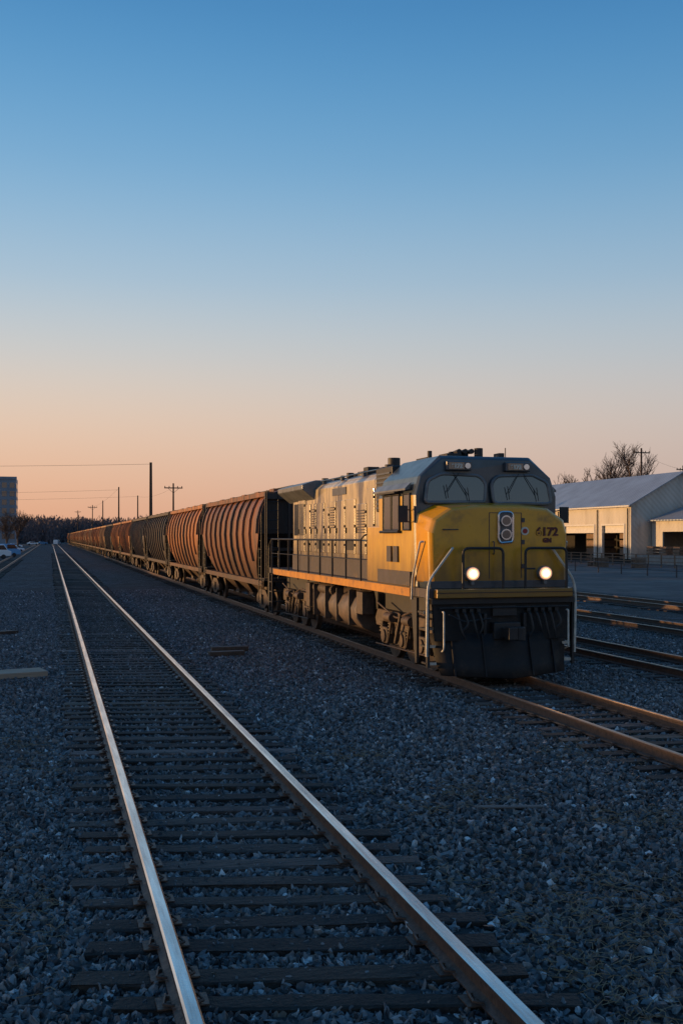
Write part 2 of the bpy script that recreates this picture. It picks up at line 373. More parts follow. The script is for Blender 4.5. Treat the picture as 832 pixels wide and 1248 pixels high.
for yy in (4.9,6.5,8.6,10.6,12.2):
    for sx in(-1,1): g.box(sx*1.0-.04,sx*1.0+.04,yy,yy+.16,4.42,4.56)
for sx in (-1,1): g.tube([(sx*1.04,4.9,4.52),(sx*1.04,10.9,4.52)],.018,6)
g.obj('lifting_lugs',GRY,LO)

def half(pts): return pts+[(-x,z) for x,z in reversed(pts)]
cab=half([(1.52,1.8),(1.55,3.72),(1.44,4.12),(.98,4.56)])
n=len(cab)
V=[];ys=[1.0,1.08,3.3,3.5]
for k,yy in enumerate(ys):
    for (x,z) in cab:
        if k==0: V.append((x*.975,yy+(z-3.5)*.10 if z>3.5 else yy, z if z<4.5 else z-.06))
        else: V.append((x,yy+((z-3.5)*.10 if (z>3.5 and k==1) else 0),z))
F=[];fm=[]
for k in range(len(ys)-1):
    for j in range(n):
        F.append((k*n+j,k*n+(j+1)%n,(k+1)*n+(j+1)%n,(k+1)*n+j))
        fm.append(0 if j in (0,6) else (1))
        if k==0: fm[-1]=1
F.append(tuple(range(n))); fm.append(1); F.append(tuple((len(ys)-1)*n+j for j in range(n))[::-1]); fm.append(0)
mesh('cab',V,F,[YELS,GRY],LO,fm=fm,bevel=.02)
g=G()
for sx in (-1,1):
    g.prism([(sx*1.56,3.86),(sx*1.66,3.83),(sx*1.66,3.87),(sx*1.53,4.0)],1.3,3.6)
g.obj('roof_gutter',GRYR,LO)
g=G(); g.cyl((.12,1.8,4.68),(0,0,1),.09,.22,16); g.box(-.62,-.3,1.7,2.2,4.56,4.66); g.box(.5,.62,1.6,1.9,4.55,4.68); g.cyl((-.75,2.4,4.66),(0,0,1),.05,.2,10)
for i,dx in enumerate((-.12,0,.12)):
    g.tube([(-.15+dx,2.3,4.72),(-.15+dx,1.9-.05*i,4.72)],.03,8,r2=.06)
g.box(-.35,.05,2.2,2.35,4.55,4.74); g.tube([(.9,2.2,4.5),(.9,2.2,4.85)],.012,6); g.box(-.75,.75,2.6,3.3,4.56,4.64)
g.obj('cab_roof_equipment',BLK,LO,bevel=.006)
g=G()
for cx in (-.62,.66): g.box(cx-.27,cx+.27,.98,1.16,4.24,4.44)
g.obj('number_board_housing',GRY,LO,bevel=.02)
g=G(); gl=G()
for cx in (-.62,.66):
    g.box(cx-.23,cx+.10,.965,.985,4.27,4.41)
    gl.cyl((cx+.17,.97,4.34),(0,1,0),.06,.05,16)
g.obj('number_board_glass',GLS,LO); gl.obj('marker_lamp',CHR,LO)
def wind(cx,sgn):
    pts=[(-.65,3.56),(.62,3.56),(.66,3.98),(.52,4.14),(-.28,4.17),(-.58,4.02)]
    if sgn>0: pts=[(-x,z) for x,z in pts][::-1]
    P=[]
    for i,(x,z) in enumerate(pts):
        P.append((cx+x, 1.0+(z-3.5)*.10, z))
    return arc_round(P+[P[0],P[1]],.1)[3:-2]
gg=G(); gf=G()
for cx,s in ((-.70,-1),(.74,1)):
    W=wind(cx,s); n=len(W)
    gg.add([(v.x,v.y-.035,v.z) for v in W],[tuple(range(n))])
    W2=[(v.x,v.y-.03,v.z) for v in W]; gf.tube(W2+[W2[0]],.036,8)
gg.obj('windshield_glass',GLS,LO); gf.obj('windshield_frame',GRYR,LO)
g=G()
for x0,z0,x1,z1 in ((-.75,4.2,-.45,3.72),(-.6,4.22,-.9,3.78),(.78,4.2,1.06,3.74),(.68,4.2,.42,3.76)):
    g.tube([(x0,.95+.06,z0),(x1,.93,z1)],.008,6); g.tube([(x1-.02,.93,z1+.16),(x1+.02,.925,z1-.12)],.009,5)
g.obj('wipers',BLK,LO)
gg=G(); gf=G()
for sx in (-1,1):
    X=sx*1.56
    for (a,b) in ((1.28,1.72),(1.98,2.5),(2.54,3.1)):
        aX,bX=sorted((X-sx*.015,X+sx*.004)); gg.box(aX,bX,a,b,3.02,3.74)
        gf.tube([(X,a,3.0),(X,b,3.0),(X,b,3.76),(X,a,3.76),(X,a,3.0)],.026,6)
    gf.tube([(X+sx*.04,1.9,2.96),(X+sx*.04,3.2,2.96)],.035,6)
    aX,bX=sorted((X,X+sx*.14)); gf.box(aX,bX,1.9,3.2,3.79,3.83)
    gf.tube(arc_round([(X,1.22,3.4),(X+sx*.2,1.15,3.45),(X+sx*.2,1.15,3.2),(X,1.22,3.15)],.05),.012,5)
    a,b=sorted((X+sx*.1,X+sx*.3)); gf.box(a,b,1.12,1.15,3.15,3.5)
gg.obj('side_window_glass',GLS,LO); gf.obj('side_window_frame',BLK,LO)
g=G()
for (x,y0,y1,z0,z1) in ((-1.56,2.1,2.4,2.3,2.65),(-1.56,2.55,2.85,2.3,2.65)):
    g.box(x-.01,x+.02,y0,y1,z0,z1)
g.obj('cab_side_panel',DGR,LO)
g=G(); g.box(-1.575,-1.55,1.25,3.5,1.82,2.12); g.obj('cab_side_skirt',DGR,LO)
nf=half([(1.44,1.92),(1.47,2.95),(1.40,3.2),(1.05,3.44),(.45,3.50)])
nr=half([(1.515,1.92),(1.53,3.15),(1.50,3.34),(1.15,3.52),(.5,3.57)])
n=len(nf)
V=[(x*.955,.36,1.92+(z-1.92)*.975) for x,z in nf]+[(x,.44,z) for x,z in nf]+[(x,1.04,z) for x,z in nr]
F=[];fm=[]
for k in range(2):
    for j in range(n): F.append((k*n+j,k*n+(j+1)%n,(k+1)*n+(j+1)%n,(k+1)*n+j)); fm.append(0)
F.append(tuple(range(n))); fm.append(0); F.append(tuple(2*n+j for j in range(n))); fm.append(0)
mesh('nose',V,F,[YEL],LO,fm=fm,bevel=.03)
g=G(); g.prism(half([(1.45,1.80),(1.47,1.95)]),.345,1.02); g.obj('nose_lower_band',GRY,LO,bevel=.01)
g=G()
g.box(.44,.452,.352,.362,2.0,3.35); g.box(-.242,-.23,.352,.362,2.0,3.35); g.box(-.23,.44,.352,.362,3.338,3.35)
for z in (2.2,2.7,3.15): g.box(.45,.51,.335,.36,z,z+.09)
g.tube(arc_round([(-.16,.36,2.5),(-.16,.29,2.5),(-.16,.29,2.75),(-.16,.36,2.75)],.03),.012,6)
g.tube(arc_round([(-1.2,.38,3.0),(-1.2,.30,3.0),(-.9,.30,3.0),(-.9,.38,3.0)],.03),.011,6)
g.obj('nose_door_hardware',DGR,LO)
ox=.10
g=G()
P=arc_round([(ox-.15,.33,2.72),(ox+.15,.33,2.72),(ox+.15,.33,3.36),(ox-.15,.33,3.36),(ox-.15,.33,2.72),(ox+.15,.33,2.72)],.1)[3:-2]
g.tube([tuple(v) for v in P]+[tuple(P[0])],.028,8)
g.obj('headlight_frame',CHR,LO)
g=G(); g.box(ox-.14,ox+.14,.325,.362,2.74,3.34); g.obj('headlight_back',GRY,LO,bevel=.01)
g=G(); gr=G()
for z in (3.18,2.90):
    gr.cyl((ox,.31,z),(0,1,0),.112,.05,24); g.cyl((ox,.29,z),(0,1,0),.085,.03,24)
g.obj('headlight_lens',GLS,LO); gr.obj('headlight_ring',CHR,LO)
g=G(); g.cyl((.52,.353,2.97),(0,1,0),.085,.02,24); g.obj('emblem_disc',WHT,LO)
g=G(); g.cyl((.52,.343,2.97),(0,1,0),.05,.02,20); g.obj('emblem_center',RED,LO)
def text(s,name,size,loc,mat,parent,ext=.01):
    c=bpy.data.curves.new(name,'FONT'); c.body=s; c.size=size; c.extrude=ext; c.offset=.008; c.align_x='CENTER'
    o=bpy.data.objects.new(name,c); COL.objects.link(o)
    dg=bpy.context.evaluated_depsgraph_get(); me=bpy.data.meshes.new_from_object(o.evaluated_get(dg))
    bpy.data.objects.remove(o); me.materials.clear(); me.materials.append(mat)
    o=new_obj(name,me,parent,loc,(math.pi/2,0,0)); return o
text('6172','road_number',.24,(1.0,.348,2.88),DRED,LO)
text('GN','road_initials',.12,(1.0,.348,2.74),DRED,LO)
text('6172','number_board_digits',.12,(-.68,.962,4.295),WHT,LO,.003)
text('6172','number_board_digits',.12,(.60,.962,4.295),WHT,LO,.003)
gl=G(); gh=G(); gr=G(); gc=G()
for x in (-.62,.92):
    gh.cyl((x,.31,2.10),(0,1,0),.15,.12,24); gr.cyl((x,.243,2.10),(0,1,0),.13,.02,24); gl.cyl((x,.230,2.10),(0,1,0),.098,.016,24); gc.cyl((x,.220,2.10),(0,1,0),.055,.012,20)
    gh.box(x-.03,x+.03,.25,.35,1.88,1.98)
gh.obj('ditch_light_housing',GRYR,LO); gr.obj('ditch_light_reflector',LIT2,LO); gl.obj('ditch_light_lens',LIT1,LO); gc.obj('ditch_light_bulb',LIT,LO)
g=G()
g.box(-1.42,1.42,.06,.34,1.62,1.80); g.obj('anticlimber',YEL,LO,bevel=.015)
g=G()
g.box(-1.43,1.43,.045,.07,1.72,1.735); g.box(-1.5,1.5,.15,.6,1.50,1.617)
g.obj('anticlimber_ribs',BLK,LO)
g=G()
g.prism([(-1.4,.75),(1.4,.75),(1.46,1.52),(-1.46,1.52)],.22,.30)
g.obj('pilot_plate',PLW,LO,bevel=.01)
zs=[.02,.28,.6,.9]
V=[];nx=12
for z in zs:
    for i in range(nx+1):
        u=-1+2*i/nx
        y=-.22+.42*abs(u)**1.4 + (z-.08)*.28 + .05*math.sin(z*3)
        w=1.30+.15*z/.9
        V.append((u*w,y,z+(.06*abs(u) if z<.2 else 0)))
F=[(k*(nx+1)+i,k*(nx+1)+i+1,(k+1)*(nx+1)+i+1,(k+1)*(nx+1)+i) for k in range(3) for i in range(nx)]
o=mesh('snow_plow',V,F,PLW,LO,smooth=True)
sd=o.modifiers.new('th','SOLIDIFY'); sd.thickness=.04
g=G()
for u in (-.75,-.35,.35,.75):
    g.prism([(-.24+.42*abs(u)**1.4,.06),(-.20+.42*abs(u)**1.4,.06),(.06+.42*abs(u)**1.4,.88),(.0+.42*abs(u)**1.4,.88)],u*1.4-.015,u*1.4+.015,axis='x')
g.obj('plow_gussets',PLW,LO)
g=G()
g.box(-.13,.13,-.28,.3,.82,1.02); g.box(-.17,.02,-.46,-.25,.80,1.06); g.cyl((.10,-.36,.92),(0,0,1),.10,.28,16); g.box(-.28,.28,.0,.22,.78,1.12)
g.box(-.45,-.38,.1,.2,.7,1.3); g.box(.38,.45,.1,.2,.7,1.3)
g.obj('coupler',BLK,LO,bevel=.02)
g=G()
for x in (-1.0,-.85,-.7,-.55,.5,.65,.8,.95,1.1):
    l=random.uniform(.35,.6)
    g.tube(arc_round([(x,.2,1.35),(x,.06,1.3),(x+.05,.0,1.35-l*.7),(x+random.uniform(-.1,.15),.04,1.35-l)],.1),.024,6)
    g.box(x-.035,x+.035,.12,.22,1.32,1.42)
g.box(-.25,.25,.14,.22,1.25,1.45); g.tube([(-1.35,.12,1.42),(1.35,.12,1.42)],.018,6)
g.tube(arc_round([(-.3,.1,1.2),(-.9,.02,1.15),(-1.2,.02,1.3)],.1),.014,6)
g.obj('hoses_and_pipes',BLK,LO)
g=G()
for sx in (-1,1):
    for i,z in enumerate((.28,.62,.97,1.3)):
        g.sbox(sx,1.12,1.55,.32+.07*i,.62+.07*i,z,z+.035)
        g.sbox(sx,1.12,1.55,LEN-.62,LEN-.3,z,z+.035)
    g.sbox(sx,1.10,1.12,.3,1.1,.25,1.6)
    g.prism([(.9,.25),(1.0,.25),(1.25,1.6),(.9,1.6)],sx*1.5,sx*1.55,axis='x')
    g.prism([(.26,.22),(.34,.22),(.40,1.6),(.26,1.6)],sx*1.5,sx*1.55,axis='x')
    g.sbox(sx,1.5,1.55,LEN-.28,LEN-.2,.25,1.6); g.sbox(sx,1.5,1.55,LEN-.72,LEN-.64,.25,1.6)
g.obj('corner_steps',BLK,LO)
g=G()
for sx in (-1,1):
    for i,z in enumerate((.28,.62,.97,1.3)):
        g.sbox(sx,1.14,1.54,.305+.07*i,.318+.07*i,z-.01,z+.045)
g.obj('step_edges',WHT,LO)
g=G()
for sx in (-1,1):
    g.tube(arc_round([(sx*1.56,.27,.45),(sx*1.56,.22,1.55),(sx*1.54,.24,1.95),(sx*1.05,.22,2.62),(sx*1.0,.36,2.62)],.18),.026,8)
    g.tube(arc_round([(sx*1.57,1.15,1.55),(sx*1.57,1.1,2.0),(sx*1.57,.62,2.75),(sx*1.5,.6,2.75)],.12),.022,8)
    g.tube(arc_round([(sx*1.30,.10,1.35),(sx*1.30,.02,1.35),(sx*1.30,.02,.6),(sx*1.30,.15,.55)],.06),.018,8)
g.obj('white_handrails',WHT,LO)
g=G()
for a,b in ((-.88,-.05),(.42,1.3)):
    g.tube(arc_round([(a,.10,1.75),(a,.10,2.62),(b,.10,2.62),(b,.10,1.75)],.12),.028,8)
g.tube([(.42,.10,2.2),(.62,.10,2.2)],.02,6)
g.obj('front_handrails',BLK,LO)
g=G()
for sx in (-1,1):
    X=sx*1.53; ys=[5.0+i*1.35 for i in range(8)]
    ys=[y for y in ys if y<LEN-.8]+[LEN-.6]
    for y in ys: g.tube([(X,y,1.55),(X,y,2.78)],.024,6)
    g.tube([(X,5.0,2.78),(X,LEN-.6,2.78)],.024,6); g.tube([(X,5.0,2.3),(X,LEN-.6,2.3)],.012,6)
    g.tube(arc_round([(X,LEN-.6,2.78),(X,LEN-.15,2.6),(X,LEN-.1,1.0),(X,LEN-.15,.5)],.15),.024,6)
    g.tube(arc_round([(X,5.0,2.78),(X,4.7,2.9),(sx*1.2,4.7,2.95)],.1),.02,6)
g.tube(arc_round([(-1.4,LEN-.05,1.8),(-1.4,LEN-.05,2.8),(-.4,LEN-.05,2.8),(-.4,LEN-.05,1.8)],.1),.02,6)
g.tube(arc_round([(1.4,LEN-.05,1.8),(1.4,LEN-.05,2.8),(.4,LEN-.05,2.8),(.4,LEN-.05,1.8)],.1),.02,6)
g.obj('side_handrails',BLK,LO)
g=G()
tp=[(-1.05,1.5),(-1.34,1.32),(-1.46,1.05),(-1.44,.8),(-1.28,.56),(-.95,.42),(.95,.42),(1.28,.56),(1.44,.8),(1.46,1.05),(1.34,1.32),(1.05,1.5)]
g.prism(tp,5.7,8.0); g.prism([(x*.97,z*.98+.02) for x,z in tp],8.12,10.3)
g.obj('fuel_tank',TANK,LO,bevel=.04,smooth=True)
g=G()
for sx in (-1,1):
    g.cyl((sx*1.25,9.5,1.38),(0,1,0),.15,2.2,20); 
    for y in (6.2,7.4,8.6,9.9): g.sbox(sx,1.3,1.5,y,y+.05,.6,1.5)
    g.sbox(sx,1.2,1.5,5.0,5.5,.95,1.5)
    g.sbox(sx,1.2,1.48,10.5,10.95,.8,1.5)
g.obj('air_reservoir_and_boxes',TRK,LO,bevel=.02)
def truck(yc,name):
    w=G(); f=G(); s=G()
    wx=lambda v:(v+CX-LX)/SXL
    for dy in (-1.3,0,1.3):
        for sx in (-1,1):
            w.cyl((wx(sx*.755),yc+dy,.5),(1,0,0),.5,.13,36); w.cyl((wx(sx*.70),yc+dy,.5),(1,0,0),.54,.03,36)
            w.cyl((wx(sx*.86),yc+dy,.5),(1,0,0),.2,.12,20)
            f.sbox(sx,.98,1.22,yc+dy-.2,yc+dy+.2,.34,.72)
            s.cyl((sx*1.2,yc+dy,.52),(1,0,0),.15,.12,16)
            for d2 in (-.32,.32):
                s.cyl((sx*1.12,yc+dy+d2,.72),(0,0,1),.09,.26,12)
                for k in range(4): s.cyl((sx*1.12,yc+dy+d2,.62+k*.07),(0,0,1),.115,.025,12)
        w.cyl((wx(0),yc+dy,.5),(1,0,0),.09,1.5,12)
    for sx in (-1,1):
        P=[(yc-2.1,.9),(yc-1.9,1.12),(yc+1.9,1.12),(yc+2.1,.9),(yc+2.0,.72),(yc+1.55,.72),(yc+1.5,.85),(yc+.5,.85),(yc+.35,.72),(yc-.35,.72),(yc-.5,.85),(yc-1.5,.85),(yc-1.55,.72),(yc-2.0,.72)]
        f.prism(P,sx*1.02,sx*1.2,axis='x')
        for dy in (-.65,.65):
            f.sbox(sx,1.0,1.14,yc+dy-.13,yc+dy+.13,.35,.85)
            s.cyl((sx*1.28,yc+dy,1.0),(0,1,0),.11,.45,16)
            s.tube([(sx*1.25,yc+dy,.95),(sx*1.22,yc+dy+.35,.4)],.025,6)
        s.tube([(sx*1.26,yc-1.8,.36),(sx*1.26,yc+1.8,.30)],.018,6)
        s.tube(arc_round([(sx*1.3,yc-1.9,1.2),(sx*1.3,yc-1.0,1.25),(sx*1.28,yc+.2,1.0),(sx*1.3,yc+1.6,1.3)],.2),.022,6)
        s.tube([(sx*1.3,yc-.2,1.15),(sx*1.3,yc+.2,.45)],.05,8)
    f.box(-.95,.95,yc-1.9,yc+1.9,.75,1.05)
    w.obj(name+'_wheels',TRK,LO,smooth=True); f.obj(name+'_frame',TRK,LO,bevel=.02); s.obj(name+'_springs_and_brakes',TRK,LO,smooth=True)
truck(2.85,'front_truck'); truck(LEN-2.9,'rear_truck')
g=G(); g.box(-.15,.15,LEN-.2,LEN+.75,.82,1.05); g.cyl((0,LEN+.7,.94),(0,0,1),.16,.36,14); g.obj('rear_coupler',TRK,LO)

for i,x in enumerate((-.62,.92)):
    ld=bpy.data.lights.new('ditch_lamp','SPOT'); ld.energy=90; ld.color=(1,.62,.3); ld.spot_size=math.radians(80); ld.spot_blend=.9; ld.shadow_soft_size=.08
    o=bpy.data.objects.new('ditch_lamp_%d'%i,ld); COL.objects.link(o); o.parent=LO; o.location=(x,.19,2.10)
    o.rotation_euler=(Vector((0,1,.15))).to_track_quat('Z','Y').to_euler()

# ------------------------------------------------------------------ hopper cars
def rust(name,a,b,c,hi=.6): return M(name,a,b,rough=.5,scale=1.2,stretch=(1,1.6,.28),bump=.2,c3=c,s3=1.5,lo3=.45,hi3=hi,grime=(1.1,2.4,(.045,.029,.02),.8))
HM=[rust('rust_brown_paint',(.25,.088,.030),(.13,.048,.020),(.04,.022,.016)),
    rust('rust_orange_paint',(.44,.17,.045),(.26,.095,.028),(.07,.034,.02)),
    rust('dark_green_grey_paint',(.05,.054,.052),(.028,.028,.028),(.10,.055,.035)),
    rust('sooty_black_paint',(.032,.030,.030),(.018,.018,.018),(.07,.04,.025)),
    rust('faded_tan_paint',(.50,.31,.14),(.34,.19,.075),(.13,.065,.03)),
    rust('faded_orange_paint',(.52,.23,.065),(.34,.135,.04),(.11,.05,.025))]
HL=15.1
sec=[(1.16,1.12),(1.5,1.27),(1.9,1.40),(2.4,1.51),(2.9,1.55),(3.4,1.51),(3.8,1.40),(4.1,1.25),(4.3,1.08),(4.42,.75),(4.48,.3)]
def ysf(z): return .35 if z>=2.7 else .35+(2.7-z)/1.54*2.2
hop={}
def build_hop():
    st=13; V=[];F=[]
    full=[(x,z) for z,x in sec]+[(-x,z) for z,x in reversed(sec)]
    n=len(full)
    for k in range(st):
        t=k/(st-1)
        for x,z in full:
            a=ysf(z); V.append((x,a+(HL-2*a)*t,z))
    for k in range(st-1):
        for j in range(n): F.append((k*n+j,k*n+(j+1)%n,(k+1)*n+(j+1)%n,(k+1)*n+j))
    fm=[0]*len(F)
    h=len(sec)
    for base in (0,(st-1)*n):
        for i in range(h-1): F.append((base+i,base+i+1,base+n-2-i,base+n-1-i)); fm.append(1)
    hop['body']=(V,F,fm,True)
    g=G()
    NR=11
    for k in range(NR):
        y=.5+(HL-1.0)*k/(NR-1)
        for sx in (-1,1):
            pts=[(x,z) for z,x in sec[:9] if ysf(z)<=y+.05 and HL-ysf(z)>=y-.05]
            if len(pts)<2: continue
            V=[];F=[]
            for x,z in pts:
                for (o,dy) in ((-.02,-.08),(.095,-.06),(.095,.06),(-.02,.08)): V.append((sx*(x+o),y+dy,z))
            for i in range(len(pts)-1):
                for j in range(4): F.append((i*4+j,i*4+(j+1)%4,(i+1)*4+(j+1)%4,(i+1)*4+j))
            F+=[(0,1,2,3),tuple((len(pts)-1)*4+j for j in range(4))]
            g.add(V,F)
    for sx in (-1,1):
        g.sbox(sx,1.0,1.42,0,HL,1.06,1.24)
        g.sbox(sx,1.0,1.34,.2,HL-.2,4.20,4.36)
    hop['ribs']=(g.V,g.F,g.fm,False)
    g=G()
    for e in (0,1):
        Y=lambda v: v if e==0 else HL-v
        def bx(x0,x1,y0,y1,z0,z1):
            a,b=sorted((Y(y0),Y(y1))); g.box(x0,x1,a,b,z0,z1)
        bx(-1.42,1.42,0,.3,1.05,1.28)
        for x in (-1.36,-.5,.5,1.30): bx(x,x+.08,.06,.16,1.28,4.2)
        bx(-1.36,1.38,.05,.2,4.1,4.3); bx(-1.3,1.3,.08,.16,2.3,2.4)
        bx(-1.4,1.4,.0,.9,1.3,1.34)
        for x in (-1.3,.9):
            for i in range(9): g.tube([(x,Y(.03),1.45+i*.32),(x+.42,Y(.03),1.45+i*.32)],.014,5)
            for xx in(x,x+.42): g.tube([(xx,Y(.03),1.2),(xx,Y(.03),4.4)],.018,5)
        for sx in (-1,1):
            for xx in (.25,.72): g.tube([(sx*1.46,Y(xx),.5),(sx*1.46,Y(xx),3.6 if xx<.3 else 2.4)],.018,5)
            for i in range(8): g.tube([(sx*1.46,Y(.25),.55+i*.3),(sx*1.46,Y(.72),.55+i*.3)],.014,5)
        g.box(-.13,.13,min(Y(-.5),Y(.5)),max(Y(-.5),Y(.5)),.8,1.02)
        g.cyl((.3,Y(.1),1.9),(0,1,0),.28,.05,18)
    g.box(-.32,.32,.1,HL-.1,4.56,4.6)
    for i in range(10):
        y=1+i*(HL-2)/9; g.box(-.34,.34,y,y+.06,4.44,4.56)
    hop['end_frame']=(g.V,g.F,g.fm,False)
    g=G()
    for i in range(5):
        y=1.6+i*(HL-3.2)/4; g.box(-.8,-.36,y-.4,y+.4,4.4,4.52); g.box(.36,.8,y-.4,y+.4,4.4,4.52)
    hop['roof_hatches']=(g.V,g.F,g.fm,False)
    g=G()
    for i in range(3):
        yc=HL/2+(i-1)*3.3
        V=[];
        for (z,hx,hy) in ((1.2,1.1,1.62),(.5,.45,.4),(.36,.45,.4)):
            V+=[(-hx,yc-hy,z),(hx,yc-hy,z),(hx,yc+hy,z),(-hx,yc+hy,z)]
        F=[(k*4+j,k*4+(j+1)%4,(k+1)*4+(j+1)%4,(k+1)*4+j) for k in range(2) for j in range(4)]+[(8,9,10,11)]
        g.add(V,F)
    hop['discharge_bays']=(g.V,g.F,g.fm,False)
    g=G()
    for yc in (1.75,HL-1.75):
        for dy in (-.87,.87):
            for sx in (-1,1):
                g.cyl((sx*.755,yc+dy,.46),(1,0,0),.46,.12,28); g.cyl((sx*1.0,yc+dy,.46),(1,0,0),.13,.2,12)
            g.cyl((0,yc+dy,.46),(1,0,0),.08,1.5,8)
        for sx in (-1,1):
            g.prism([(yc-1.1,.38),(yc-1.1,.62),(yc-.5,.88),(yc+.5,.88),(yc+1.1,.62),(yc+1.1,.38),(yc+.75,.38),(yc+.4,.22),(yc-.4,.22),(yc-.75,.38)],sx*.98,sx*1.12,axis='x')
            for d in (-.14,0,.14): g.cyl((sx*1.14,yc+d,.52),(0,0,1),.06,.36,8)
        g.box(-1,1,yc-.25,yc+.25,.55,1.05)
    hop['trucks']=(g.V,g.F,g.fm,False)
build_hop()
def mkmesh(k,v,mat):
    o=mesh(k,v[0],v[1],[mat,BLK],None,smooth=v[3],fm=v[2]); me=o.data; bpy.data.objects.remove(o); return me
order=[0,1,3,2,1,5,3,4,5,1,4,5,4,1,5,4,5,4,1,5,4,5,4,5,4,5,4,5]
cache={}
Y0=LY+LEN+.85
for i,ci in enumerate(order):
    E=empty('covered_hopper_car',(CX,Y0+i*16.0,RT)); E.scale=(1,1,1.05)
    for k,v in hop.items():
        mt = HM[ci] if k in('body','ribs','roof_hatches') else (TRK if k in ('trucks','discharge_bays') else BLK)
        key=(k,mt.name)
        if key not in cache: cache[key]=mkmesh(k,v,mt)
        new_obj(k,cache[key],E)

# ------------------------------------------------------------------ warehouse
SID=M('metal_siding',(.50,.46,.40),(.40,.37,.32),rough=.5,scale=.6,stretch=(1,1,.2),bump=0,c3=(.25,.2,.16),s3=.5,lo3=.55,hi3=.75)
def corrugate(m,axis,freq,st=.6):
    nt=m.node_tree; N=nt.nodes; L=nt.links; p=N['Principled BSDF']
    tc=N.new('ShaderNodeTexCoord'); w=N.new('ShaderNodeTexWave'); w.bands_direction=axis; w.inputs['Scale'].default_value=freq
    L.new(tc.outputs['Object'],w.inputs['Vector']); b=N.new('ShaderNodeBump'); b.inputs['Strength'].default_value=st; b.inputs['Distance'].default_value=.05
    L.new(w.outputs[0],b.inputs['Height']); L.new(b.outputs[0],p.inputs['Normal'])
corrugate(SID,'DIAGONAL',.9)
ROOF=M('metal_roof',(.24,.28,.33),(.18,.21,.25),rough=.38,metal=.2,scale=.4,bump=0); corrugate(ROOF,'Y',.5)
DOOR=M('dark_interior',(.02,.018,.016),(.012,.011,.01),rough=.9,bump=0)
WOOD=M('weathered_wood',(.22,.14,.09),(.12,.08,.055),rough=.8,scale=4,bump=.3)
CON=M('concrete',(.28,.27,.25),(.2,.19,.18),rough=.85,scale=2,bump=.2)
TRM=M('white_trim',(.6,.58,.54),(.5,.48,.45),rough=.5,bump=0)
W=empty('warehouse',(0,0,0))
X0,X1,XM,YA,YB,HE,HR=65.7,79.5,72.6,107,170,7.1,10.9
ops=[(108.5,113.5,4.6),(115.5,123.5,4.6),(126,131,4.6),(134,142,4.6),(146,152,4.6),(156,162,4.6)]
g=G(); yy=YA+.25
for a,b,h in ops:
    g.box(X0,X0+.25,yy,a,0,HE); g.box(X0,X0+.25,a,b,h,HE); yy=b
g.box(X0,X0+.25,yy,YB,0,HE)
g.prism([(X0,0),(X1,0),(X1,HE),(XM,HR),(X0,HE)],YA,YA+.248)
g.prism([(X0,0),(X1,0),(X1,HE),(XM,HR),(X0,HE)],YB+.002,YB+.25); g.box(X1-.25,X1,YA+.25,YB,0,HE)
g.obj('walls',SID,W)
g=G(); 
for sx in (0,1):
    xe=X0-.5 if sx==0 else X1+.5; d=(HE-.28)
    g.prism([(xe,d),(XM,HR+.02),(XM,HR+.16),(xe,d+.14)],YA-.5,YB+.6)
g.obj('roof',ROOF,W)
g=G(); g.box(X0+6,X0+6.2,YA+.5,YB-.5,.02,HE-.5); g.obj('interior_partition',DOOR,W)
g=G()
for a,b,h in ops:
    g.box(X0-.08,X0-.002,a-.18,a,0,h+.18); g.box(X0-.08,X0-.002,b,b+.18,0,h+.18); g.box(X0-.08,X0-.002,a,b,h,h+.18)
    g.box(X0+.3,X0+.36,a,b,h-.9,h)
g.box(X0-.62,X0-.502,YA-.5,YB+.6,HE-.34,HE-.2)
g.obj('door_trim',TRM,W)
g=G(); g.box(X0-.03,X0-.003,YA,YB,.02,.6)
for y in (107.5,114.5,124.7,132.5): g.tube([(X0-.15,y,.1),(X0-.15,y,HE-.5)],.07,6)
g.obj('base_flashing_and_downpipes',DOOR,W)
g=G()
for k in range(4):
    z=.9+k*1.0; g.box(X0+1.5,X0+3.2,109+k*.2,112,z-.9,z-.1)
    g.box(X0+2,X0+4,117,121,z-.9,z-.15)
g.obj('stored_crates',WOOD,W)
A=empty('loading_shed')
ax,ay0,ay1,ah,axr=68.3,90,106.7,5.25,74
g=G(); g.box(ax,ax+.2,104.5,ay1,0,ah); g.box(ax,ax+.2,98.5,100,0,ah); g.box(ax,ax+.2,100,104.5,3.8,ah); g.box(ax,ax+.2,90.2,98.5,3.8,ah)
g.prism([(ax,0),(80,0),(80,ah),(axr,7.1),(ax,ah)],ay0,ay0+.198)
g.box(79.8,80,ay0+.2,ay1,0,ah); g.obj('walls',SID,A)
g=G(); g.prism([(ax-.6,ah-.2),(axr,7.2),(axr,7.32),(ax-.6,ah-.06)],ay0-.4,ay1-.1); g.prism([(80.6,ah-.2),(axr,7.2),(axr,7.32),(80.6,ah-.06)],ay0-.4,ay1-.1); g.obj('roof',ROOF,A)
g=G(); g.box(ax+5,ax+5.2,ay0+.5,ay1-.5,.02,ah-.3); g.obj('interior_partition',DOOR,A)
g=G(); g.box(ax-2.6,ax-.02,92,106,0,1.1)
g.obj('loading_dock',CON,A)
g=G()
for k in range(5):
    for j in range(3): g.box(ax-2+.02*j,ax-.9,93+k*2.6,94.3+k*2.6,1.12+j*.35,1.40+j*.35)
g.obj('pallet_loads',WOOD,A)
FN=empty('yard_fence'); g=G()
y=84
while y<150:
    g.box(61,61.12,y,y+.12,0,1.35); y+=2.4
for z in (.55,.95,1.28): g.box(61.02,61.1,84,150,z,z+.07)
g.obj('posts_and_rails',WOOD,FN)
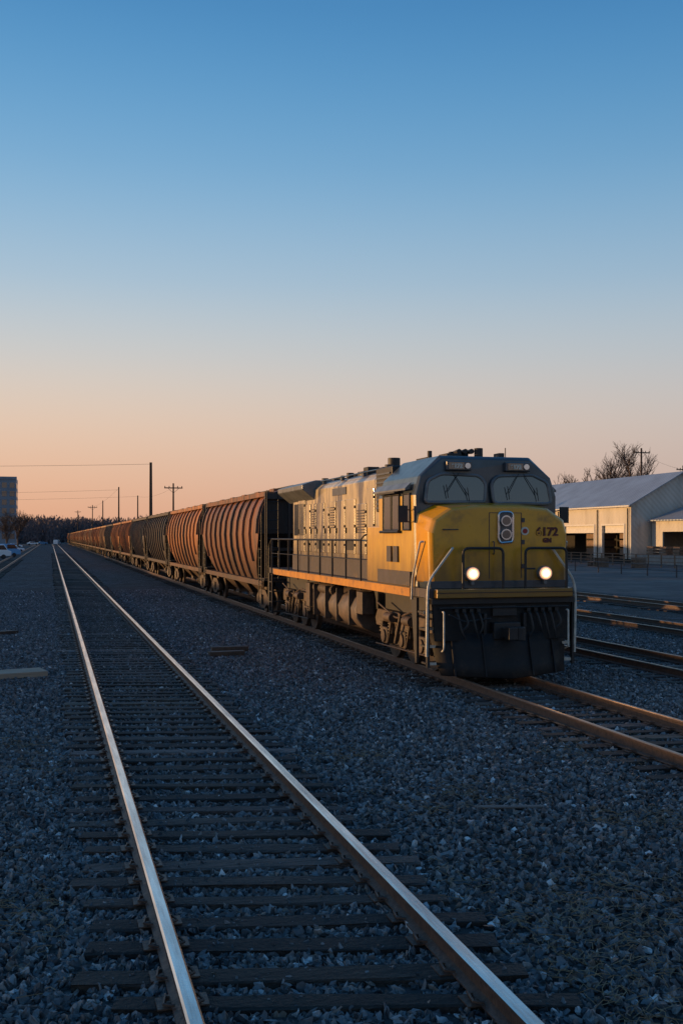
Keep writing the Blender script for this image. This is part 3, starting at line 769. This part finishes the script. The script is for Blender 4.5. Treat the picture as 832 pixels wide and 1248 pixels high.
for k,(x,y) in enumerate(((58,93),(57.5,101),(59,112),(56,97),(58.5,121))):
    P=empty('pallet_stack',(x,y,0),random.uniform(-.3,.3)); g=G()
    for i in range(random.randint(3,7)):
        z=i*.15
        for j in range(3): g.box(-.6,.6,-.5+j*.45,-.4+j*.45,z,z+.09)
        for j in range(6): g.box(-.6+j*.21,-.6+j*.21+.15,-.52,.52,z+.092,z+.115)
    g.obj('pallets',WOOD,P)
BF=empty('pipe_barrier'); g=G()
for i in range(22): g.cyl((47+random.uniform(-.1,.1),62+i*4,.5),(0,0,1),.06,1.0,10)
g.tube([(47,60,.95),(47,148,.95)],.04,6); g.tube([(47,60,.5),(47,148,.5)],.03,6)
g.obj('posts_and_pipes',DGR,BF)
YR=M('asphalt',(.06,.06,.062),(.035,.035,.038),rough=.85,scale=.8,bump=.3,bscale=20,c3=(.11,.10,.09),s3=.15,lo3=.48,hi3=.6)
g=G(); g.add([(30,20,.006),(64.9,20,.006),(64.9,400,.006),(30,400,.006)],[(0,1,2,3)]); g.obj('yard_road',YR)

# ------------------------------------------------------------------ poles and wires
PW=M('pole_wood',(.05,.035,.028),(.03,.022,.018),rough=.85,scale=8,stretch=(1,1,.1),bump=.3)
def pole(x,y,h,cross=True,r=.17,rz=0):
    P=empty('utility_pole',(x,y,0),rz); g=G(); g.tube([(0,0,0),(0,0,h)],r,10,r2=r*.65); g.obj('mast',PW,P)
    if cross:
        g=G(); g.box(-1.3,1.3,-.2,-.08,h-.75,h-.6)
        for xx in (-1.2,-.6,.6,1.2): g.cyl((xx,-.14,h-.5),(0,0,1),.06,.2,8)
        g.tube([(-.8,-.14,h-.7),(0,-.14,h-1.4),(.8,-.14,h-.7)],.03,5)
        g.obj('crossarm',PW,P)
def yz(z,X): return (z-X*math.sin(TH))/math.cos(TH)
pole(11.5,yz(122.5,11.5),12.1,False,.24)
pole(16.9,yz(147,16.9),10.9,True)
pole(11.5,yz(180,11.5),12.0,False)
pole(16.9,yz(207,16.9),11.6,False)
pole(11.5,yz(293,11.5),12.4,True)
pole(11.5,yz(235,11.5),11.6,False)
pole(11.5,yz(450,11.5),15,True,.25)
pole(83,yz(150,83),16.2,True,.2)
pole(96,yz(162,96),14.5,True,.2)
pole(-60,yz(128,-60),13.0,True,.2)
g=G()
def wire(a,b,sag,r=.014):
    a=Vector(a);b=Vector(b); pts=[]
    for i in range(17):
        t=i/16; p=a.lerp(b,t); p.z-=sag*4*t*(1-t); pts.append(p)
    g.tube(pts,r,4)
wire((-60,yz(128,-60),12.8),(11.5,yz(122.5,11.5),11.9),.5,.015)
wire((-60,yz(128,-60),9.0),(11.5,yz(180,11.5),11.5),.6,.014)
wire((-60,yz(128,-60),8),(16.9,yz(207,16.9),11.4),.6,.014)
wire((16.9,yz(147,16.9),10.3),(16.9,yz(207,16.9),11.4),.6,.01)
wire((11.5,yz(293,11.5),11.9),(11.5,yz(180,11.5),11.8),.6)
wire((83,yz(150,83),15.6),(96,yz(162,96),13.9),.4)
g.obj('overhead_wires',BLK)

# ------------------------------------------------------------------ bare trees
BRK=M('bark',(.085,.06,.048),(.045,.034,.03),rough=.9,scale=6,bump=.3)
def bare_tree(x,y,h,seed,width=None,depth=6,kr=1):
    rnd=random.Random(seed); g=G()
    def br(p,d,l,r,k):
        q=p+d*l*.5+Vector((rnd.uniform(-1,1),rnd.uniform(-1,1),0))*l*.05; e=p+d*l
        g.tube([p,q,e],[r,r*.85,r*.66],5 if k<3 else 3)
        if k>=depth: return
        nb=3 if k>1 else rnd.choice((3,4))
        for i in range(nb):
            a=rnd.uniform(0,6.28); s=rnd.uniform(.35,.9)*.9
            nd=(d+Vector((math.cos(a)*s,math.sin(a)*s,rnd.uniform(-.05,.35)))).normalized()
            br(e if i<2 else q, nd, l*rnd.uniform(.62,.86), r*.66, k+1)
    br(Vector((0,0,0)),Vector((0,0,1)),1.0,.075*kr,0)
    top=max(v[2] for v in g.V); s=h/top
    sw=s
    if width: sw=width/(max(v[0] for v in g.V)-min(v[0] for v in g.V))
    g.V=[(v[0]*sw,v[1]*sw,v[2]*s) for v in g.V]
    T=empty('bare_tree',(x,y,0))
    g.obj('trunk_and_branches',BRK,T)
def xat(px,z): return (px-62)*z*math.cos(TH)/1250
def place(px,z): X=xat(px,z); return X,yz(z,X)
x,y=place(752,165); bare_tree(x,y,18.4,17,14,7,1.1)
x,y=place(703,190); bare_tree(x,y,15.6,11,9,6,1.3)
x,y=place(724,200); bare_tree(x,y,17.0,12,10,6,1.2)
x,y=place(22,260); bare_tree(x,y,10.2,5)
x,y=place(8,250); bare_tree(x,y,9,6)
x,y=place(-8,240); bare_tree(x,y,9,8,None,5)
def treeline(name,pa,pb,z0,z1,h0,h1,n,mat,seed):
    rnd=random.Random(seed); V=[];F=[]
    for i in range(n):
        px=pa+(pb-pa)*rnd.random(); z=rnd.uniform(z0,z1); X,Y=place(px,z); h=rnd.uniform(h0,h1); w=h*rnd.uniform(.35,.5)
        for k in range(230):
            a=rnd.uniform(0,6.28); rr=w*math.sqrt(rnd.random()); t=rnd.random()**.8
            top=h*(1-.35*(rr/w)**2)
            zz=top*(.05+.9*t); s=h*rnd.uniform(.02,.05)*(1.6 if t<.5 else 1)
            c=Vector((X+rr*math.cos(a),Y+rr*math.sin(a),zz)); m=len(V)
            V.append(c+Vector((-s*.5,rnd.uniform(-1,1)*s,-s))); V.append(c+Vector((s*.5,rnd.uniform(-1,1)*s,-s*.8))); V.append(c+Vector((rnd.uniform(-1,1)*s*.4,0,s*1.3)))
            F.append((m,m+1,m+2))
        m=len(V); V+= [(X-.3,Y,0),(X+.3,Y,0),(X,Y,h*.95)]; F.append((m,m+1,m+2))
    return mesh(name,V,F,mat)
TLM=M('hazed_twigs',(.13,.105,.11),(.085,.07,.078),rough=.95,scale=.05,bump=0)  # distance haze put into the colour: twigs lifted toward purple-grey
treeline('distant_tree_line',10,210,620,900,12,19,520,TLM,1)
treeline('distant_tree_line',-260,60,500,800,9,16,420,TLM,2)
treeline('distant_tree_line',600,1100,330,480,5,8,240,TLM,4)
V=[];F=[]; rnd=random.Random(9); n=60
for i in range(n+1):
    X=-1500+3600*i/n; h=14+9*math.sin(i*.35)+5*math.sin(i*.9+1)+rnd.uniform(-1.5,1.5)
    V+=[(X,1500,0),(X,1650,h),(X,1900,0)]
for i in range(n): F+=[(i*3,i*3+3,i*3+4,i*3+1),(i*3+1,i*3+4,i*3+5,i*3+2)]
mesh('far_hill',V,F,M('hill_scrub',(.2,.18,.2),(.17,.15,.17),rough=1,scale=.02,bump=0))
V=[];F=[]; n=80
for i in range(n+1):
    Y=-120+520*i/n; h=3.1+.35*math.sin(i*.5)+rnd.uniform(-.15,.15)
    V+=[(-52,Y,0),(-44,Y,h),(-40,Y,h*.98),(-32,Y,0)]
for i in range(n):
    for j in range(3): F.append((i*4+j,i*4+4+j,i*4+5+j,i*4+1+j))
mesh('added_shade_bank',V,F,M('dry_earth',(.13,.10,.07),(.08,.065,.045),rough=.95,scale=1,bump=.4))  # unseen bank added left of the view to keep low sun off the ballast

# ------------------------------------------------------------------ office block on left
OB=empty('office_block'); x,y=place(20,420)
BW=M('concrete_cladding',(.18,.22,.27),(.14,.17,.21),rough=.5,scale=.2,bump=0)
g=G(); g.box(x-34,x,y,y+22,0,27.6); g.box(x-30,x-22,y+4,y+12,27.6,30); g.obj('walls',BW,OB)
g=G(); 
for f in range(7):
    for k in range(11): g.box(x-33+k*3.05,x-33+k*3.05+1.9,y-.06,y-.004,2.5+f*3.5,4.6+f*3.5)
    for k in range(6): g.box(x+.004,x+.06,y+1.5+k*3.4,y+3.7+k*3.4,2.5+f*3.5,4.6+f*3.5)
g.obj('windows',GLS,OB)
g=G(); g.box(x-34.3,x+.3,y-.3,y-.07,27.0,28.0); g.obj('parapet',BW,OB)

# ------------------------------------------------------------------ parked vehicles
def car(px,z,mat,rz,van=False):
    X,Y=place(px,z); C=empty('parked_van' if van else 'parked_car',(X,Y,0),rz)
    if van: prof=[(-2.5,.4),(2.5,.4),(2.5,1.1),(2.0,1.3),(1.5,2.1),(-2.45,2.15),(-2.5,1.2)]; win=[(1.9,1.35),(1.45,2.0),(.3,2.0),(.3,1.35)]
    else: prof=[(-2.2,.4),(2.2,.4),(2.25,.75),(1.9,.9),(1.0,.98),(.45,1.42),(-.9,1.45),(-1.6,1.02),(-2.2,.95)]; win=[(.85,1.0),(.4,1.36),(-.85,1.39),(-1.4,1.02)]
    g=G(); g.prism(prof,-.88,.88); g.obj('body',mat,C,bevel=.08)
    g=G(); g.prism(win,-.893,.893); 
    g.obj('windows',GLS,C)
    g=G()
    for wx in (-1.4,1.4):
        for sy in (-.8,.8): g.cyl((wx,sy,.33),(0,1,0),.33,.2,18)
    g.obj('wheels',BLK,C)
BLU=M('blue_car_paint',(.12,.36,.62),(.10,.32,.56),rough=.25,bump=0)
WCP=M('white_car_paint',(.75,.78,.8),(.65,.68,.7),rough=.25,bump=0)
car(5,165,BLU,.3,True); car(-8,150,WCP,.1,True); car(16,215,WCP,.4); car(70,420,WCP,1.3,True); car(18,300,WCP,.1); car(40,420,WCP,.2); car(52,450,BLU,.1)

# ------------------------------------------------------------------ debris
def plank(x,y,l,w,rz,mat,h=.05):
    P=empty('wood_plank',(x,y,0),rz); g=G(); g.box(-l/2,l/2,-w/2,w/2,.03,.03+h); g.obj('board',mat,P,bevel=.008)
LW=M('pale_wood',(.40,.30,.21),(.25,.19,.14),rough=.8,scale=4,stretch=(.4,5,5),bump=.2)
GW=M('grey_wood',(.17,.15,.14),(.10,.09,.085),rough=.85,scale=4,stretch=(.4,5,5),bump=.3)
X,Y=place(22,23.0); plank(X,Y,1.15,.75,.25,LW,.12)
X,Y=place(280,28.0); plank(X,Y,1.0,.26,.0,TRK,.14); X,Y=place(276,27.0); plank(X,Y,.95,.24,.08,TRK,.12)
X,Y=place(5,33); plank(X,Y,.9,.25,.5,TRK,.1)
X,Y=place(620,11.8); plank(X,Y,.8,.08,-.25,GW,.025)
rnd=random.Random(3); g=G()
cl=[place(rnd.uniform(430,840),rnd.uniform(7,16)) for i in range(9)]+[place(rnd.uniform(-20,80),rnd.uniform(8,18)) for i in range(4)]
for i in range(1500):
    if i<320: px=rnd.gauss(770,60); z=rnd.uniform(6.2,9.5); X,Y=place(px,z)
    elif i<700: px=rnd.uniform(-60,900); z=rnd.uniform(6,18); X,Y=place(px,z)
    else:
        c=rnd.choice(cl); X=c[0]+rnd.gauss(0,.35); Y=c[1]+rnd.gauss(0,.35)
    if .1<X<3.4: continue
    a=rnd.uniform(0,6.28); l=rnd.uniform(.05,.24); c=rnd.uniform(-.05,.05)
    p=Vector((X,Y,.045)); d=Vector((math.cos(a),math.sin(a),0))*l; s=Vector((-d.y,d.x,0))*c*4
    g.tube([p,p+d*.5+s+Vector((0,0,rnd.uniform(0,.05))),p+d+Vector((0,0,rnd.uniform(-.01,.04)))],.003,3)
g.obj('dry_grass',M('straw',(.26,.19,.11),(.16,.12,.07),rough=.8,bump=0))

# ------------------------------------------------------------------ light + sky
el=math.radians(2.7); A_=math.radians(66)
d=Vector((-math.sin(A_)*math.cos(el),math.cos(A_)*math.cos(el),math.sin(el)))
sun=bpy.data.lights.new('sun','SUN'); sun.energy=5.0; sun.angle=math.radians(.5); sun.color=(1.0,.56,.22)
so=bpy.data.objects.new('sun',sun); COL.objects.link(so); so.rotation_euler=d.to_track_quat('Z','Y').to_euler()
w=bpy.data.worlds.new('World'); S.world=w; w.use_nodes=True
N=w.node_tree.nodes; L=w.node_tree.links; bg=N['Background']
sk=N.new('ShaderNodeTexSky'); sk.sky_type='NISHITA'; sk.sun_disc=False; sk.sun_elevation=el; sk.sun_rotation=-A_
sk.air_density=1.0; sk.dust_density=1.0; sk.ozone_density=2; sk.altitude=0
tc=N.new('ShaderNodeTexCoord'); sx=N.new('ShaderNodeSeparateXYZ'); L.new(tc.outputs['Generated'],sx.inputs[0])
def ramp(stops):
    r=N.new('ShaderNodeValToRGB'); r.color_ramp.interpolation='B_SPLINE'; e=r.color_ramp.elements
    while len(e)<len(stops): e.new(.5)
    for i,(p,c) in enumerate(stops): e[i].position=p; e[i].color=(*c,1)
    L.new(sx.outputs[2],r.inputs[0]); return r
warm=ramp([(0,(.74,.37,.23)),(.05,(.78,.45,.30)),(.11,(.78,.57,.43)),(.17,(.62,.60,.57)),(.24,(.40,.54,.66)),(.34,(.18,.41,.65)),(.46,(.062,.26,.54)),(1,(.025,.11,.31))])
cool=ramp([(0,(.46,.34,.32)),(.05,(.52,.41,.38)),(.11,(.56,.49,.46)),(.17,(.46,.51,.55)),(.24,(.31,.46,.60)),(.34,(.13,.34,.57)),(.46,(.045,.21,.47)),(1,(.025,.11,.31))])
dp=N.new('ShaderNodeVectorMath'); dp.operation='DOT_PRODUCT'; dp.inputs[1].default_value=(-math.sin(A_),math.cos(A_),0); L.new(tc.outputs['Generated'],dp.inputs[0])
mr=N.new('ShaderNodeMapRange'); mr.interpolation_type='SMOOTHSTEP'; mr.inputs[1].default_value=-.45; mr.inputs[2].default_value=.5; L.new(dp.outputs['Value'],mr.inputs[0])
mx=N.new('ShaderNodeMix'); mx.data_type='RGBA'; L.new(mr.outputs[0],mx.inputs[0]); L.new(cool.outputs[0],mx.inputs[6]); L.new(warm.outputs[0],mx.inputs[7])
bg.inputs[1].default_value=.02; L.new(sk.outputs[0],bg.inputs[0])
b2=N.new('ShaderNodeBackground'); b2.inputs[1].default_value=.97; L.new(mx.outputs[2],b2.inputs[0])
ad=N.new('ShaderNodeAddShader'); L.new(bg.outputs[0],ad.inputs[0]); L.new(b2.outputs[0],ad.inputs[1]); L.new(ad.outputs[0],N['World Output'].inputs[0])

# ------------------------------------------------------------------ camera
cam=bpy.data.cameras.new('camera'); co=bpy.data.objects.new('camera',cam); COL.objects.link(co)
co.location=(0,0,RT+2.9); co.rotation_euler=(math.pi/2,0,-TH)
cam.sensor_fit='VERTICAL'; cam.sensor_height=36; cam.lens=36*1250/1248; cam.shift_y=31/1248
cam.clip_start=.1; cam.clip_end=6000
S.camera=co
S.view_settings.view_transform='Standard'; S.view_settings.look='None'; S.view_settings.exposure=0
